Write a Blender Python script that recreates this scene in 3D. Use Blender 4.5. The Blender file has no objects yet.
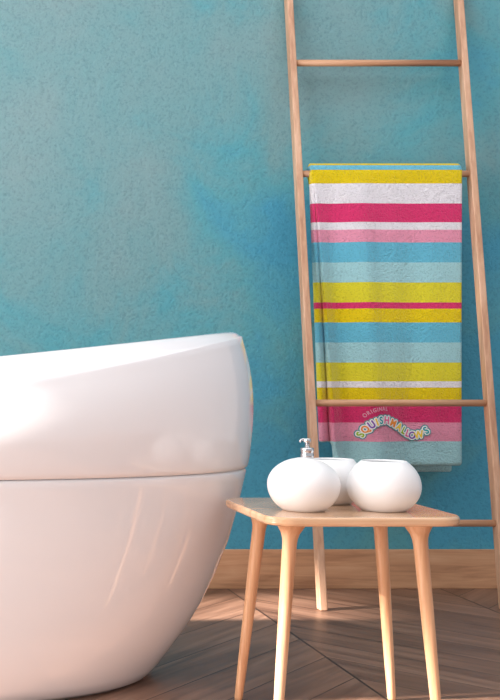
import bpy, bmesh, math, random
from mathutils import Vector, Matrix
random.seed(4)
C = bpy.context.scene.collection
sc = bpy.context.scene
PI = math.pi

# camera constants (principal point of the photo is left of the frame: shifted lens)
F, CX, CY, CH = 1190.0, -86.0, 371.0, 0.757
def PX(px, Y): return (px - CX) * Y / F
def PZ(py, Y): return CH - (py - CY) * Y / F
WALL = 4.15

# ------------------------------------------------------------------ node helpers
class NT:
    def __init__(s, name):
        s.m = bpy.data.materials.new(name); s.m.use_nodes = True
        s.t = s.m.node_tree; s.b = s.t.nodes['Principled BSDF']
        s.geo = None; s.tc = None
    def n(s, typ, **kw):
        x = s.t.nodes.new(typ)
        for k, v in kw.items(): setattr(x, k, v)
        return x
    def l(s, a, b): s.t.links.new(a, b)
    def setin(s, sock, v):
        if isinstance(v, bpy.types.NodeSocket): s.l(v, sock)
        else: sock.default_value = v
    def math(s, op, a, b=0.0, c=0.0, clamp=False):
        x = s.n('ShaderNodeMath', operation=op); x.use_clamp = clamp
        s.setin(x.inputs[0], a); s.setin(x.inputs[1], b); s.setin(x.inputs[2], c)
        return x.outputs[0]
    def obj(s):
        if not s.tc: s.tc = s.n('ShaderNodeTexCoord')
        return s.tc.outputs['Object']
    def sep(s, v):
        x = s.n('ShaderNodeSeparateXYZ'); s.l(v, x.inputs[0]); return x.outputs
    def comb(s, x, y, z):
        c = s.n('ShaderNodeCombineXYZ')
        s.setin(c.inputs[0], x); s.setin(c.inputs[1], y); s.setin(c.inputs[2], z)
        return c.outputs[0]
    def scale(s, v, k):
        x = s.n('ShaderNodeVectorMath', operation='MULTIPLY'); s.l(v, x.inputs[0]); x.inputs[1].default_value = k
        return x.outputs[0]
    def noise(s, v, sc_, det=4, rough=.5, dist=0):
        x = s.n('ShaderNodeTexNoise'); s.l(v, x.inputs['Vector'])
        x.inputs['Scale'].default_value = sc_; x.inputs['Detail'].default_value = det
        x.inputs['Roughness'].default_value = rough; x.inputs['Distortion'].default_value = dist
        return x.outputs['Fac']
    def ramp(s, f, stops, interp='LINEAR'):
        x = s.n('ShaderNodeValToRGB'); r = x.color_ramp; r.interpolation = interp
        while len(r.elements) < len(stops): r.elements.new(1.0)
        for e, (p, c) in zip(r.elements, stops):
            e.position = p; e.color = (*c, 1)
        s.l(f, x.inputs[0]); return x.outputs[0]
    def mix(s, f, a, b, mode='MIX'):
        x = s.n('ShaderNodeMix', data_type='RGBA', blend_type=mode)
        s.setin(x.inputs[0], f)
        for i, v in ((6, a), (7, b)):
            if isinstance(v, tuple): v = (*v, 1) if len(v) == 3 else v
            s.setin(x.inputs[i], v)
        return x.outputs[2]
    def bump(s, h, strength, dist, prev=None):
        x = s.n('ShaderNodeBump'); s.l(h, x.inputs['Height'])
        x.inputs['Strength'].default_value = strength; x.inputs['Distance'].default_value = dist
        if prev: s.l(prev, x.inputs['Normal'])
        return x.outputs[0]
    def out(s, col=None, rough=None, nrm=None, **kw):
        if col is not None:
            if isinstance(col, tuple): col = (*col, 1)
            s.setin(s.b.inputs['Base Color'], col)
        if rough is not None: s.setin(s.b.inputs['Roughness'], rough)
        if nrm is not None: s.l(nrm, s.b.inputs['Normal'])
        for k, v in kw.items(): s.b.inputs[k.replace('_', ' ')].default_value = v
        return s.m
def srgb(r, g, b):
    f = lambda c: (c/255/12.92) if c/255 <= .04045 else ((c/255+.055)/1.055)**2.4
    return (f(r), f(g), f(b))

def wood(name, axis, dark, mid, light, rough=.4, grain=1.0, spec=.5, coat=0.0):
    t = NT(name); o = t.obj()
    k = [60*grain, 60*grain, 60*grain]; k[axis] = 2.6*grain
    v = t.scale(o, tuple(k))
    n1 = t.noise(v, 1.0, 6, .6, .4)
    k2 = [14, 14, 14]; k2[axis] = 1.2
    n2 = t.noise(t.scale(o, tuple(k2)), 1.0, 3, .5, .8)
    f = t.math('ADD', t.math('MULTIPLY', n1, .55), t.math('MULTIPLY', n2, .45))
    col = t.ramp(f, [(.33, dark), (.5, mid), (.64, light)])
    return t.out(col, rough, t.bump(n1, .15, .001), **{'Specular_IOR_Level': spec, 'Coat_Weight': coat, 'Coat_Roughness': .12})

M = {}
M['ladder_x'] = wood('ladder_wood_across', 0, srgb(165,112,82), srgb(196,146,112), srgb(214,168,134), .5)
M['ladder_z'] = wood('ladder_wood_along', 2, srgb(176,128,100), srgb(204,160,130), srgb(220,180,152), .5)
M['top'] = wood('tabletop_wood', 0, srgb(196,146,108), srgb(220,176,138), srgb(232,194,158), .2, coat=.6)
M['leg'] = wood('table_leg_wood', 2, srgb(184,128,90), srgb(216,166,126), srgb(236,196,160), .35)

def mat_base():
    t = NT('baseboard_wood'); o = t.obj()
    n1 = t.noise(t.scale(o, (3.0, 30, 48)), 1.0, 6, .6, .8)
    n2 = t.noise(t.scale(o, (1.6, 8, 9)), 1.0, 3, .5, 1.2)
    f = t.math('ADD', t.math('MULTIPLY', n1, .5), t.math('MULTIPLY', n2, .5))
    col = t.ramp(f, [(.33, srgb(160,112,80)), (.5, srgb(200,150,112)), (.66, srgb(216,170,134))])
    return t.out(col, .5, t.bump(n1, .2, .002))
M['base'] = mat_base()

def mat_floor():
    t = NT('chevron_floor'); x, y, z = t.sep(t.obj())
    W = .74; BW = .21
    xs = t.math('SUBTRACT', x, 1.09)
    p = t.math('PINGPONG', xs, W)
    v = t.math('ADD', t.math('MULTIPLY', p, 1.12), y)
    vb = t.math('DIVIDE', v, BW)
    bid = t.math('FLOOR', vb); fr = t.math('FRACT', vb)
    cid = t.math('FLOOR', t.math('DIVIDE', xs, W))
    wn = t.n('ShaderNodeTexWhiteNoise', noise_dimensions='2D')
    t.l(t.comb(bid, cid, 0), wn.inputs['Vector']); rnd = wn.outputs['Value']
    off = t.math('MULTIPLY', rnd, 17.0)
    gv = t.comb(t.math('MULTIPLY', p, 2.2), t.math('ADD', t.math('MULTIPLY', v, 26.0), off), cid)
    n1 = t.noise(gv, 1.0, 6, .62, .9)
    gv2 = t.comb(t.math('MULTIPLY', p, 1.6), t.math('ADD', t.math('MULTIPLY', v, 7.0), off), off)
    n2 = t.noise(gv2, 1.0, 3, .5, 1.5)
    f = t.math('ADD', t.math('ADD', t.math('MULTIPLY', n1, .5), t.math('MULTIPLY', n2, .5)), t.math('MULTIPLY', t.math('SUBTRACT', rnd, .5), .12))
    col = t.ramp(f, [(.3, srgb(80,55,43)), (.5, srgb(122,90,73)), (.68, srgb(156,120,100))])
    # gaps
    e1 = t.math('MINIMUM', fr, t.math('SUBTRACT', 1.0, fr))
    g1 = t.math('LESS_THAN', e1, .011)
    e2 = t.math('MINIMUM', p, t.math('SUBTRACT', W, p))
    g2 = t.math('LESS_THAN', e2, .0032)
    g = t.math('MAXIMUM', g1, g2)
    col = t.mix(g, col, srgb(44,28,22))
    h = t.math('SUBTRACT', t.math('MULTIPLY', n1, .12), g)
    return t.out(col, t.math('ADD', t.math('MULTIPLY', n1, .2), .3), t.bump(h, .5, .002))
M['floor'] = mat_floor()

def mat_wall(name='painted_plaster', zoned=True):
    t = NT(name); o = t.obj(); x, y, z = t.sep(o)
    n1 = t.noise(o, 2.6, 6, .6, .5)
    n2 = t.noise(t.scale(o, (1.3, 1.3, .8)), 1.1, 3, .5, .3)
    f = t.math('ADD', t.math('MULTIPLY', n1, .5), t.math('MULTIPLY', n2, .5))
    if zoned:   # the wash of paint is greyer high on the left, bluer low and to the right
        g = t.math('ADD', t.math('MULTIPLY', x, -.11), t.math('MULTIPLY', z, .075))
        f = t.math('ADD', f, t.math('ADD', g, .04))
    n3 = t.noise(o, 130, 3, .6)
    n4 = t.noise(o, 42, 3, .6)
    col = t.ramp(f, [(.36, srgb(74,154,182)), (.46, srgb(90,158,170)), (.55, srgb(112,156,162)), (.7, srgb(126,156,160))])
    sp = t.ramp(n3, [(.33, (.8,.82,.84)), (.5, (1,1,1)), (.66, (1.0,1.0,1.0))])
    col = t.mix(1.0, col, sp, 'MULTIPLY')
    h = t.math('ADD', t.math('MULTIPLY', n3, .6), n4)
    return t.out(col, .62, t.bump(h, .6, .006), Specular_IOR_Level=.25)
M['wall'] = mat_wall()
M['wall2'] = mat_wall('painted_plaster_side', False)

def simple(name, col, rough, **kw):
    t = NT(name)
    n = t.noise(t.obj(), 9, 3, .5)
    r = t.math('ADD', t.math('MULTIPLY', n, .04), rough)
    return t.out(col, r, **kw)
M['enamel'] = simple('white_tub_enamel', (.83,.825,.85), .06, Coat_Weight=.5, Coat_Roughness=.04)
M['ceramic'] = simple('white_ceramic', (.92,.92,.93), .3, Specular_IOR_Level=.4)
M['chrome'] = simple('chrome', (.66,.66,.68), .08, Metallic=1.0)
M['frame'] = simple('white_window_frame', (.8,.8,.8), .4)
M['seamdark'] = simple('grey_joint', (.35,.33,.34), .4)

# towel stripes (rows of the photo -> heights on the towel)
TY = 3.99
YEL, WHT, MAG, PNK = srgb(240,212,8), srgb(244,241,248), srgb(228,54,116), srgb(242,158,186)
BLU, PAL, LEM, RED = srgb(106,194,222), srgb(168,218,226), srgb(232,222,50), srgb(228,54,116)
stripes = [(160,165.2,YEL),(165.2,170.5,BLU),(170.5,184,YEL),(184,204,WHT),(204,223.6,MAG),(223.6,230,WHT),(230,243.5,PNK),
    (243.5,263,BLU),(263,283.5,PAL),(283.5,303.5,LEM),(303.5,309,RED),(309,323,YEL),(323,342.7,BLU),
    (342.7,362.7,PAL),(362.7,382,LEM),(382,388,WHT),(388,403,YEL),(403,422.5,MAG),(422.5,442,PNK),(442,470,PAL)]
def mat_towel():
    t = NT('striped_terry_cloth'); o = t.obj(); x, y, z = t.sep(o)
    ZA, ZB = PZ(480, TY), PZ(160, TY)
    f = t.math('DIVIDE', t.math('SUBTRACT', t.math('ADD', z, 1.4225), ZA), ZB - ZA)
    stops = []
    for a, b, c in reversed(stripes):
        stops.append((max(0, (PZ(b, TY) - ZA) / (ZB - ZA)), c))
    stops[0] = (0, stops[0][1])
    col = t.ramp(f, stops, 'CONSTANT')
    n = t.noise(o, 190, 3, .65); n2 = t.noise(o, 75, 2, .6)
    shade = t.ramp(n, [(.34, (.82,.82,.82)), (.48, (1,1,1))])
    col = t.mix(1.0, col, shade, 'MULTIPLY')
    h = t.math('ADD', n, t.math('MULTIPLY', n2, .7))
    return t.out(col, .92, t.bump(h, .9, .010), Specular_IOR_Level=.1, Sheen_Weight=.25, Sheen_Roughness=.5)
M['towel'] = mat_towel()
def printm(name, c):
    t = NT(name); n = t.noise(t.obj(), 210, 3, .65)
    col = t.mix(1.0, (*c, 1), t.ramp(n, [(.32, (.8,.8,.8)), (.5, (1,1,1))]), 'MULTIPLY')
    return t.out(col, .9, t.bump(n, .5, .004), Specular_IOR_Level=.1)

# ------------------------------------------------------------------ object helpers
def empty(name, loc, label, cat, group=None):
    o = bpy.data.objects.new(name, None); C.objects.link(o); o.location = loc
    o.empty_display_size = .05
    o['label'] = label; o['category'] = cat
    if group: o['group'] = group
    return o
def link(name, me, mat, parent=None, smooth=True, loc=None):
    o = bpy.data.objects.new(name, me); C.objects.link(o)
    for m in (mat if isinstance(mat, list) else [mat]): me.materials.append(m)
    if parent: o.parent = parent
    if loc is not None: o.location = loc
    for p in me.polygons: p.use_smooth = smooth
    return o
def bmobj(name, bm, mat, parent=None, smooth=True, loc=None):
    bmesh.ops.recalc_face_normals(bm, faces=bm.faces[:])
    me = bpy.data.meshes.new(name); bm.to_mesh(me); bm.free()
    return link(name, me, mat, parent, smooth, loc)
def box(bm, a, b):
    r = bmesh.ops.create_cube(bm, size=1)
    for v in r['verts']:
        v.co = Vector([(a[i]+b[i])/2 + v.co[i]*(b[i]-a[i]) for i in range(3)])
    return r['verts']
def lathe(bm, prof, seg=48, c=(0,0,0)):
    rings = []
    for r, z in prof:
        if r < 1e-6: rings.append([bm.verts.new((c[0], c[1], c[2]+z))])
        else: rings.append([bm.verts.new((c[0]+r*math.cos(2*PI*i/seg), c[1]+r*math.sin(2*PI*i/seg), c[2]+z)) for i in range(seg)])
    for A, B in zip(rings, rings[1:]):
        for i in range(seg):
            j = (i+1) % seg
            if len(A) == 1: bm.faces.new((A[0], B[i], B[j]))
            elif len(B) == 1: bm.faces.new((A[i], A[j], B[0]))
            else: bm.faces.new((A[i], A[j], B[j], B[i]))
def tube(bm, pts, rads, seg=20):
    rings = []
    n = len(pts); pts = [Vector(p) for p in pts]
    up = None
    for i, p in enumerate(pts):
        d = (pts[min(i+1, n-1)] - pts[max(i-1, 0)]).normalized()
        if up is None: up = Vector((0,1,0)) if abs(d.y) < .9 else Vector((1,0,0))
        a = d.cross(up).normalized(); b = a.cross(d).normalized(); up = b
        rings.append([bm.verts.new(p + (a*math.cos(2*PI*k/seg) + b*math.sin(2*PI*k/seg))*rads[i]) for k in range(seg)])
    for A, B in zip(rings, rings[1:]):
        for k in range(seg): bm.faces.new((A[k], A[(k+1)%seg], B[(k+1)%seg], B[k]))
    bm.faces.new(rings[0][::-1]); bm.faces.new(rings[-1])
def bevel(o, w, seg=3):
    m = o.modifiers.new('bevel', 'BEVEL'); m.width = w; m.segments = seg; m.limit_method = 'ANGLE'
    m.harden_normals = True
def struct(o): o['kind'] = 'structure'; return o

# ------------------------------------------------------------------ the room
bm = bmesh.new(); box(bm, (-2.8, -1.6, -.1), (4.6, WALL, 0)); struct(bmobj('floor', bm, M['floor'], smooth=False))
bm = bmesh.new(); box(bm, (-2.8, WALL, -.1), (4.6, WALL+.15, 3.3)); struct(bmobj('wall_back', bm, M['wall'], smooth=False))
o = None
bm = bmesh.new(); box(bm, (-2.6, WALL-.014, 0), (4.6, WALL, .136)); o = struct(bmobj('baseboard_back', bm, M['base'], smooth=False)); bevel(o, .002, 2)
bm = bmesh.new()
SX0, SX1, SY0, SY1 = -1.6, 3.2, 1.2, 3.4
box(bm, (-2.8, -1.6, 3.3), (4.6, WALL+.15, 3.4)); struct(bmobj('ceiling', bm, M['frame'], smooth=False))
# left wall with its tall window (outside the frame, it lets the sun in)
LX = -2.6
WY0, WY1, WZ0, WZ1 = -1.2, 3.36, .35, 2.52
bm = bmesh.new()
box(bm, (LX-.2, WY1, 0), (LX, WALL, 3.3)); box(bm, (LX-.2, -1.6, 0), (LX, WY0, 3.3))
box(bm, (LX-.2, WY0, 0), (LX, WY1, WZ0)); box(bm, (LX-.2, WY0, WZ1), (LX, WY1, 3.3))
struct(bmobj('wall_left', bm, M['wall2'], smooth=False))
bm = bmesh.new()
fx0, fx1 = LX-.14, LX-.08
box(bm, (fx0, WY0, WZ0), (fx1, WY1, WZ0+.06)); box(bm, (fx0, WY0, WZ1-.06), (fx1, WY1, WZ1))
for k in range(4):
    yy = WY0 + (WY1-WY0-.06)*k/3
    box(bm, (fx0, yy, WZ0+.06), (fx1, yy+.06, WZ1-.06))
struct(bmobj('window_1', bm, M['frame'], smooth=False))

# ------------------------------------------------------------------ bathtub
TXC, TYC = -.026, 3.005
def zc(X): return .706 + .150 * max(0, min(1.02, (X + .9) / 1.7)) ** 1.3
def dd(X):
    if X >= .82: return .002
    s = (.82 - X) / .62
    return .002 + .064 * (s if s < .9 else .9 + (1 - math.exp(-(s-.9)*2)) * .12)
def ring(bm, a, b, zf, n=192):
    out = []
    for i in range(n):
        th = 2*PI*i/n
        X = TXC + a*math.cos(th); Y = TYC + b*math.sin(th)
        out.append(bm.verts.new((X, Y, zf(X) if callable(zf) else zf)))
    return out
def skin(bm, A, B):
    n = len(A)
    for i in range(n): bm.faces.new((A[i], A[(i+1)%n], B[(i+1)%n], B[i]))
tub = empty('bathtub', (TXC, TYC, 0), 'large white freestanding slipper bathtub with a seam around its belly', 'bathtub')
inv = Matrix.Translation((-TXC, -TYC, 0))
ZS = .512
bm = bmesh.new()
lev = [(.53,.27,.012),(.575,.315,.001),(.598,.337,.0),(.620,.350,.012),(.641,.361,.035),(.674,.375,.08),(.711,.386,.13),(.747,.396,.19),(.781,.404,.26),(.813,.411,.34),(.837,.416,.42),(.853,.420,.492),(.857,.422,.510),(.856,.421,.5155),(.850,.414,.518)]
R = [ring(bm, a, b, z) for a, b, z in lev]
for A, B in zip(R, R[1:]): skin(bm, A, B)
bm.faces.new(R[0][::-1]); bm.faces.new(R[-1])
bm.transform(inv)
bmobj('base_shell', bm, M['enamel'], tub)
bm = bmesh.new()
A0 = .858
R = [ring(bm, .850, .414, .5182), ring(bm, .857, .422, .519), ring(bm, .861, .4262, .523), ring(bm, .8625, .428, .530)]
NV = 18
for k in range(1, NV+1):
    t = k/NV
    bulge = .012*math.sin(PI*min(1, t*1.05))
    tap = -.016*t**4
    a = .8635 + bulge + tap; b = .429 + bulge*.8 + tap
    R.append(ring(bm, a, b, lambda X, t=t: .530 + t*(zc(X) - dd(X) - .012 - .530)))
# rounded shoulder, sloping lip, crest and inside
def lipz(k): return lambda X: zc(X) - dd(X)*k - .012*k
a1, b1 = .846, .413
R.append(ring(bm, a1-.002, b1-.003, lipz(.88)))
R.append(ring(bm, a1-.005, b1-.011, lipz(.74)))
R.append(ring(bm, a1-.009, b1-.026, lipz(.48)))
R.append(ring(bm, a1-.014, b1-.044, lipz(.2)))
R.append(ring(bm, a1-.020, b1-.056, lambda X: zc(X) - .002))
R.append(ring(bm, a1-.027, b1-.064, lambda X: zc(X)))
R.append(ring(bm, a1-.035, b1-.072, lambda X: zc(X) - .003))
R.append(ring(bm, a1-.042, b1-.078, lambda X: zc(X) - .014))
R.append(ring(bm, a1-.048, b1-.083, lambda X: zc(X) - .05))
for k, (s, w) in enumerate([(.06,.09),(.10,.11),(.18,.15),(.30,.22)]):
    t = (k+1)/5
    R.append(ring(bm, a1-s, b1-w+.0, lambda X, t=t: (zc(X)-.05)*(1-t) + .2*t))
R.append(ring(bm, .46, .14, .16)); R.append(ring(bm, .25, .07, .155))
for A, B in zip(R, R[1:]): skin(bm, A, B)
bm.faces.new(R[-1]); bm.faces.new(R[0][::-1])
bm.transform(inv)
bmobj('basin', bm, M['enamel'], tub)

# ------------------------------------------------------------------ side table
TX0, TX1, TY0, TY1, TZ, TH = .728, 1.137, 2.435, 2.828, .4565, .019
tc = Vector(((TX0+TX1)/2, (TY0+TY1)/2, 0))
tab = empty('side_table', tc, 'small light wood side table with four tapered splayed legs beside the bathtub', 'table')
bm = bmesh.new()
hw, hd, rr = (TX1-TX0)/2, (TY1-TY0)/2, .055
out = []
for (sx, sy, a0) in ((1,1,0),(-1,1,90),(-1,-1,180),(1,-1,270)):
    for k in range(13):
        a = math.radians(a0 + 90*k/12)
        # slightly bowed sides
        out.append(((hw-rr)*sx + rr*math.cos(a), (hd-rr)*sy + rr*math.sin(a)))
def outline(z, d):
    vs = []
    for x, y in out:
        L = math.hypot(x, y); vs.append(bm.verts.new((x*(1-d/L), y*(1-d/L), z)))
    return vs
rs = [outline(TZ-TH, .008), outline(TZ-TH+.002, .003), outline(TZ-TH+.006, .0006), outline(TZ-.005, 0), outline(TZ-.0015, .0015), outline(TZ, .004)]
for A, B in zip(rs, rs[1:]): skin(bm, A, B)
bm.faces.new(rs[0][::-1]); f = bm.faces.new(rs[-1])
o = bmobj('tabletop', bm, M['top'], tab, smooth=False)
bevel(o, .0005, 1)
def leg(top, bot):
    bm = bmesh.new()
    top = Vector(top) - tc; bot = Vector(bot) - tc
    pts, rad = [], []
    for t, r in [(0,.030),(.012,.0285),(.03,.024),(.05,.019),(.075,.0158),(.1,.0148),(.2,.0144),(.5,.0128),(.8,.0108),(.985,.0092),(1,.008)]:
        pts.append(top.lerp(bot, t)); rad.append(r)
    tube(bm, pts, rad, 28)
    for v in bm.verts:                       # flat ends: flush with the board and the floor
        if v.co.z > TZ-TH+.0: v.co.z = TZ-TH
        if v.co.z < 0: v.co.z = 0
    o = bmobj('leg', bm, M['leg'], tab)
    return o
zt = TZ-TH
leg((.792, 2.50, zt), (.754, 2.475, 0)); leg((1.06, 2.50, zt), (1.092, 2.475, 0))
leg((.792, 2.715, zt), (.745, 2.735, 0)); leg((1.062, 2.715, zt), (1.098, 2.735, 0))

# ------------------------------------------------------------------ pots on the table
def body_profile(r, h, rb, ropen, n=26, inner=True):
    # squashed globe cut flat below and above
    pr = [(0, 0), (rb-.004, 0), (rb, .0015)]
    zc_ = h*.49
    tb = math.asin(min(.999, 1)) 
    a0 = -math.acos(rb/r); a1 = math.acos(ropen/r)
    zl = -math.sin(a0); zu = math.sin(a1)
    for k in range(1, n):
        a = a0 + (a1-a0)*k/n
        s = math.sin(a)
        z = zc_ + (s/zl*(zc_-.002) if s < 0 else s/zu*(h-zc_))
        pr.append((r*math.cos(a), z))
    return pr
def bowl(name, X, Y, r, h, rb, ro, label):
    e = bmesh.new()
    pr = body_profile(r, h, rb, ro)
    pr += [(ro+.0015, h-.001), (ro-.0005, h+.0008), (ro-.003, h), (ro-.004, h-.003)]
    inn = [(r_*.92 if r_ < r else r_-.006, z_) for r_, z_ in pr[3:-4]]
    for k in range(len(inn)-1, -1, -3):
        r_, z_ = inn[k]
        if z_ < h-.006 and z_ > .008: pr.append((max(.01, r_-.002), z_))
    pr += [(0, .008)]
    lathe(e, pr, 64)
    o = bmobj(name, e, M['ceramic'], loc=(X, Y, TZ))
    o['label'] = label; o['category'] = 'bowl'; o['group'] = 'round white ceramic pots on the side table'
    return o
bowl('ceramic_bowl', PX(383.7, 2.568), 2.568, .0758, .106, .046, .0465, 'white round open-topped ceramic bowl at the right front of the side table')
bowl('ceramic_bowl', PX(333, 2.702), 2.702, .0655, .1, .040, .044, 'smaller white ceramic bowl half hidden behind the soap dispenser')
DX, DY = PX(303.5, 2.568), 2.568
disp = empty('soap_dispenser', (DX, DY, TZ), 'round white ceramic soap dispenser with a chrome pump on the side table', 'soap dispenser')
bm = bmesh.new()
pr = body_profile(.0755, .113, .044, .013) + [(.0125, .1135), (0, .1135)]
lathe(bm, pr, 64); bmobj('bottle_body', bm, M['ceramic'], disp)
bm = bmesh.new()
px_, py_ = .008, 0
lathe(bm, [(0,.112),(.0125,.112),(.0136,.113),(.0136,.121),(.0126,.1225),(.0126,.1255),(.0136,.127),(.0136,.1335),(.0126,.135),(.006,.1362),(.0045,.138),(.0045,.149),(0,.149)], 32, (px_, py_, 0))
pump = bmobj('pump', bm, M['chrome'], disp)
bm = bmesh.new()
lathe(bm, [(0,.147),(.0075,.147),(.008,.148),(.008,.1535),(.007,.155),(0,.1555)], 28, (px_, py_, 0))
tube(bm, [(px_, 0, .1515), (px_-.009, -.001, .153), (px_-.0145, -.002, .1515), (px_-.0165, -.002, .1475)], [.0032,.0029,.0025,.0022], 14)
o = bmobj('nozzle', bm, M['chrome'], pump)

# ------------------------------------------------------------------ ladder
lad = empty('ladder', (1.585, 3.77, 0), 'light wooden ladder leaning against the blue wall, with a towel on it', 'ladder')
LB = Vector((1.585, 3.77, 0))
SL = .1737
def ly(z): return 3.77 + SL*z
def stile(x0, x1):
    bm = bmesh.new(); w, d = .0122, .0185
    ZT = 2.072
    A = [bm.verts.new((x0+sx*w, ly(0)+sy*d, 0)) for sx, sy in ((-1,-1),(1,-1),(1,1),(-1,1))]
    B = [bm.verts.new((x1+sx*w*.9, ly(ZT)+sy*d*.97, ZT)) for sx, sy in ((-1,-1),(1,-1),(1,1),(-1,1))]
    skin(bm, A, B); bm.faces.new(A[::-1]); bm.faces.new(B)
    bm.transform(Matrix.Translation(-LB))
    o = bmobj('stile', bm, M['ladder_z'], lad, smooth=False); bevel(o, .004, 3)
stile(1.2935, 1.2985); stile(1.872, 1.888)
for z in (1.814, 1.4225, .6525, .269):
    bm = bmesh.new(); y = ly(z)
    xl = 1.2935 + .005*z/2.07; xr = 1.872 + .016*z/2.07
    tube(bm, [(xl+.004, y, z), (xr-.004, y, z)], [.0112, .0112], 24)
    bm.transform(Matrix.Translation(-LB))
    bmobj('rung', bm, M['ladder_x'], lad)

# ------------------------------------------------------------------ towel
TR = .0112 + .0135                       # centre line of the cloth around the rung
RZ, RY = 1.4225, ly(1.4225)
TOPZ, BOTF, BOTB, BOTL = RZ, PZ(466, TY), PZ(472.5, 4.05), PZ(442, 4.02)
XR = 1.838
def sm(a, b, x):
    t = max(0, min(1, (x-a)/(b-a))); return t*t*(3-2*t)
def front_point(u, w):
    """u 0..1 left to right; w 0 bottom .. 1 at rung height; gives (x, y, z) of cloth centre"""
    zb = BOTF
    xc = 1.338 + (1.412-1.338)*(1-w)**.85          # the crease
    xl = 1.330 + (1.363-1.330)*(1-w)
    UC = .09
    if u < UC:
        s = 1 - u/UC
        zb = BOTL if s > .12 else BOTF + (BOTL-BOTF)*s/.12*1.0
        z = zb + (TOPZ-zb)*w
        # keep crease consistent with real height
        q = (z-BOTF)/(TOPZ-BOTF)
        xc = 1.338 + (1.412-1.338)*(1-q)**.85; xl = 1.330 + (1.363-1.330)*(1-q)
        x = xc + (xl-xc)*s
        y = (RY-TR) - .003*(1-q) + .045*(.05+(1-q)**.6)*(1-s)**1.6
        if s < .12: y = (RY-TR) - (.012+.010)*(1-q)**.7
        
        return x, y, z
    s = (u-UC)/(1-UC)
    z = zb + (TOPZ-zb)*w
    x = xc + (XR-xc)*s
    q = 1-w
    y = RY - TR
    y += (q**.7)*(.005*math.sin(s*PI*2*1.4+.5) + .007*math.sin(s*21+2*q)) * (sm(0,.06,s)) * (1-.6*s)
    y -= q*(.010*math.exp(-(s/.07)**2)) - (q**.6)*(.016*math.exp(-((s-.1)/.07)**2) - .032*math.exp(-((s-.31)/.085)**2) + .012*math.exp(-((s-.62)/.16)**2))
    y += q*.012*math.exp(-s/.035)*0
    y += .006*sm(.93, 1.0, s)*(.3+q)
    return x, y, z
def back_point(u, w):
    xa = 1.334 + .125*(1-w)**.8; x = xa + (XR-xa)*u
    z = BOTB + (TOPZ-BOTB)*w; q = 1-w
    y = RY + TR + q*(.004*math.sin(u*9)+.028)
    return x, y, z
tw = empty('towel', (1.585, RY, RZ), 'terry towel with bright pink, yellow, white and blue stripes draped over a ladder rung', 'towel')
TB = Vector((1.585, RY, RZ))
# the object's local Z must be the world height for the stripes: the mesh stays in world coordinates with the inverse offset
us = [0, .02, .04, .06, .078, .0795, .09] + [.09 + .91*(k/46) for k in range(1, 47)]
NF = 54
rows = []
for j in range(NF+1): rows.append([front_point(u, j/NF) for u in us])
for k in range(1, 10):
    a = PI*k/10
    row = []
    for u in us:
        xf = front_point(u, 1.0)[0]; xb = back_point(u, 1.0)[0]
        y = RY - TR*math.cos(a); z = RZ + TR*math.sin(a)
        row.append((xf+(xb-xf)*k/10, y, z))
    rows.append(row)
for j in range(NF+1): rows.append([back_point(u, 1-j/NF) for u in us])
bm = bmesh.new()
grid = [[bm.verts.new(p) for p in r] for r in rows]
for A, B in zip(grid, grid[1:]):
    for i in range(len(us)-1): bm.faces.new((A[i], A[i+1], B[i+1], B[i]))
bm.transform(Matrix.Translation(-TB))
o = bmobj('cloth', bm, M['towel'], tw)
m = o.modifiers.new('thick', 'SOLIDIFY'); m.thickness = .021; m.offset = 0; m.use_even_offset = False
m = o.modifiers.new('sub', 'SUBSURF'); m.levels = 1; m.render_levels = 1

# printed lettering on the towel
def surf(X, Z):
    """front of the cloth at world X, Z"""
    w = (Z-BOTF)/(TOPZ-BOTF)
    xc = 1.338 + (1.412-1.338)*(1-w)**.85
    s = (X-xc)/(XR-xc); u = .09 + .91*s
    return front_point(u, w)[1] - .021/2
dg = None
def glyph(ch, size, offset):
    cu = bpy.data.curves.new('t', 'FONT'); cu.body = ch; cu.size = size; cu.offset = offset
    cu.align_x = 'CENTER'; cu.align_y = 'CENTER'; cu.resolution_u = 4
    ob = bpy.data.objects.new('t', cu); C.objects.link(ob)
    bpy.context.view_layer.update()
    me = bpy.data.meshes.new_from_object(ob.evaluated_get(bpy.context.evaluated_depsgraph_get()))
    bpy.data.objects.remove(ob); bpy.data.curves.remove(cu)
    return me
def add_print(bm, ch, px, py, rot, size, offset, lift, mi, sx=1.0):
    me = glyph(ch, size, offset)
    X0, Z0 = PX(px, TY), PZ(py, TY)
    c, s = math.cos(rot), math.sin(rot)
    nb = bmesh.new(); nb.from_mesh(me); bpy.data.meshes.remove(me)
    bmesh.ops.triangulate(nb, faces=nb.faces[:])
    bmesh.ops.remove_doubles(nb, verts=nb.verts[:], dist=1e-6)
    mp = {}
    for v in nb.verts:
        x, y = v.co.x*sx, v.co.y
        X = X0 + x*c - y*s; Z = Z0 + x*s + y*c
        mp[v] = bm.verts.new(Vector((X, surf(X, Z) - lift, Z)) - TB)
    for f in nb.faces:
        try: g = bm.faces.new([mp[v] for v in f.verts]); g.material_index = mi
        except ValueError: pass
    nb.free()
pm = [printm('print_white', srgb(240,238,240)), printm('print_teal', srgb(60,160,165)), printm('print_lime', srgb(160,200,40)),
      printm('print_orange', srgb(240,150,70)), printm('print_purple', srgb(130,90,180)), printm('print_yellow', srgb(250,215,70)),
      printm('print_aqua', srgb(50,175,180)), printm('print_pink', srgb(235,110,160)), printm('print_blush', srgb(236,170,196))]
word = [('S',359,434.5,68,2),('Q',363,429.3,50,3),('U',368.3,424.6,32,4),('I',373,422,20,5),('S',377.3,420.3,8,6),('H',383.6,420.2,-6,7),
        ('M',391,423.2,-24,3),('A',397.8,427,-30,5),('L',403.2,430.6,-30,2),('L',407.6,433.4,-22,7),('O',412.2,435.6,-6,4),('W',418.4,435,12,5),('S',425.4,430.6,34,6)]
bm = bmesh.new()
S1 = .033
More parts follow.
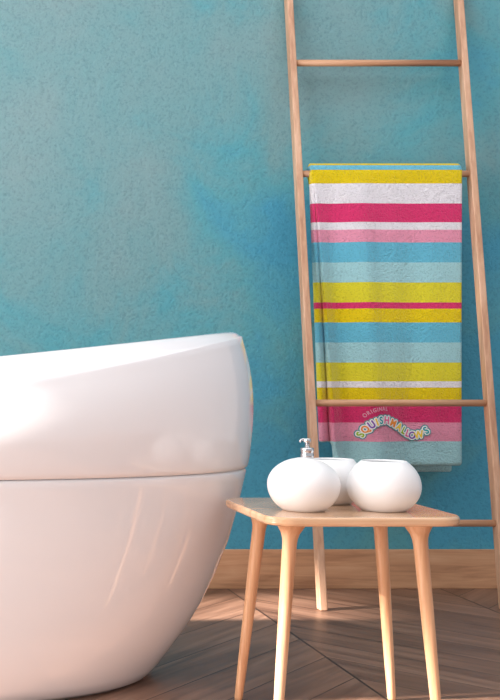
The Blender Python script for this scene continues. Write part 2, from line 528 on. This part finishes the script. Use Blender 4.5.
def halo(ch, x, y, r, rad, lift, mi):
    for k in range(12):
        a = 2*PI*k/12
        add_print(bm, ch, x + rad*math.cos(a), y + rad*math.sin(a), r, S1, .0004, lift + k*.00001, mi, .86)
for ch, x, y, r, c in word: halo(ch, x, y, math.radians(r), 2.3, .0030, 1)
for ch, x, y, r, c in word: halo(ch, x, y, math.radians(r), 1.35, .0038, 0)
for ch, x, y, r, c in word: add_print(bm, ch, x, y, math.radians(r), S1, .0011, .0046, c, .86)
small = [('O',362.5,415.2,40),('R',365.6,412.8,32),('I',368,411.4,26),('G',370.8,410.3,18),('I',373.6,409.6,12),('N',376.5,409,6),('A',380.2,408.6,2),('L',383.6,408.8,-6)]
for ch, x, y, r in small: add_print(bm, ch, x, y, math.radians(r), .0185, .0004, .0042, 8, .85)
me = bpy.data.meshes.new('lettering'); bm.to_mesh(me); bm.free()
o = link('printed_lettering', me, pm, tw, smooth=False)
o['label'] = 'multicoloured wavy lettering outlined in white and teal'

# ------------------------------------------------------------------ light
w = bpy.data.worlds.new('world'); sc.world = w; w.use_nodes = True
nt = w.node_tree; bg = nt.nodes['Background']
bg.inputs[0].default_value = (.93, .95, 1.0, 1); bg.inputs[1].default_value = .62
sun = bpy.data.lights.new('sun', 'SUN'); sun.energy = 20; sun.angle = math.radians(2.6); sun.color = (1, .92, .84)
so = bpy.data.objects.new('sun', sun); C.objects.link(so)
d = Vector((1, .18, -.6)); so.rotation_euler = d.to_track_quat('-Z', 'Y').to_euler()
wl = bpy.data.lights.new('window_daylight', 'AREA'); wl.shape = 'RECTANGLE'; wl.size = WZ1-WZ0; wl.size_y = WY1-WY0
wl.energy = 185; wl.color = (1, .97, .95)
wo = bpy.data.objects.new('window_daylight', wl); C.objects.link(wo)
wo.location = (LX-.25, (WY0+WY1)/2, (WZ0+WZ1)/2)
wo.rotation_euler = (0, -PI/2, 0)

sl = bpy.data.lights.new('overhead_fill', 'AREA'); sl.shape = 'RECTANGLE'; sl.size = SX1-SX0; sl.size_y = SY1-SY0  # added fill light from above for tub lip, tabletop and wall; no fitting there
sl.energy = 60; sl.color = (.93, .96, 1)
slo = bpy.data.objects.new('overhead_fill', sl); C.objects.link(slo)
slo.location = ((SX0+SX1)/2, (SY0+SY1)/2, 3.24)

# ------------------------------------------------------------------ camera
cam = bpy.data.cameras.new('camera'); cam.sensor_fit = 'HORIZONTAL'; cam.sensor_width = 36
cam.lens = 36*F/500; cam.shift_x = (250-CX)/500; cam.shift_y = (CY-350)/500
co = bpy.data.objects.new('camera', cam); C.objects.link(co)
co.location = (0, 0, CH); co.rotation_euler = (PI/2, 0, 0)
sc.camera = co
vs = sc.view_settings; vs.view_transform = 'Standard'; vs.look = 'None'; vs.gamma = 1; vs.use_curve_mapping = False
vs.exposure = 0.05
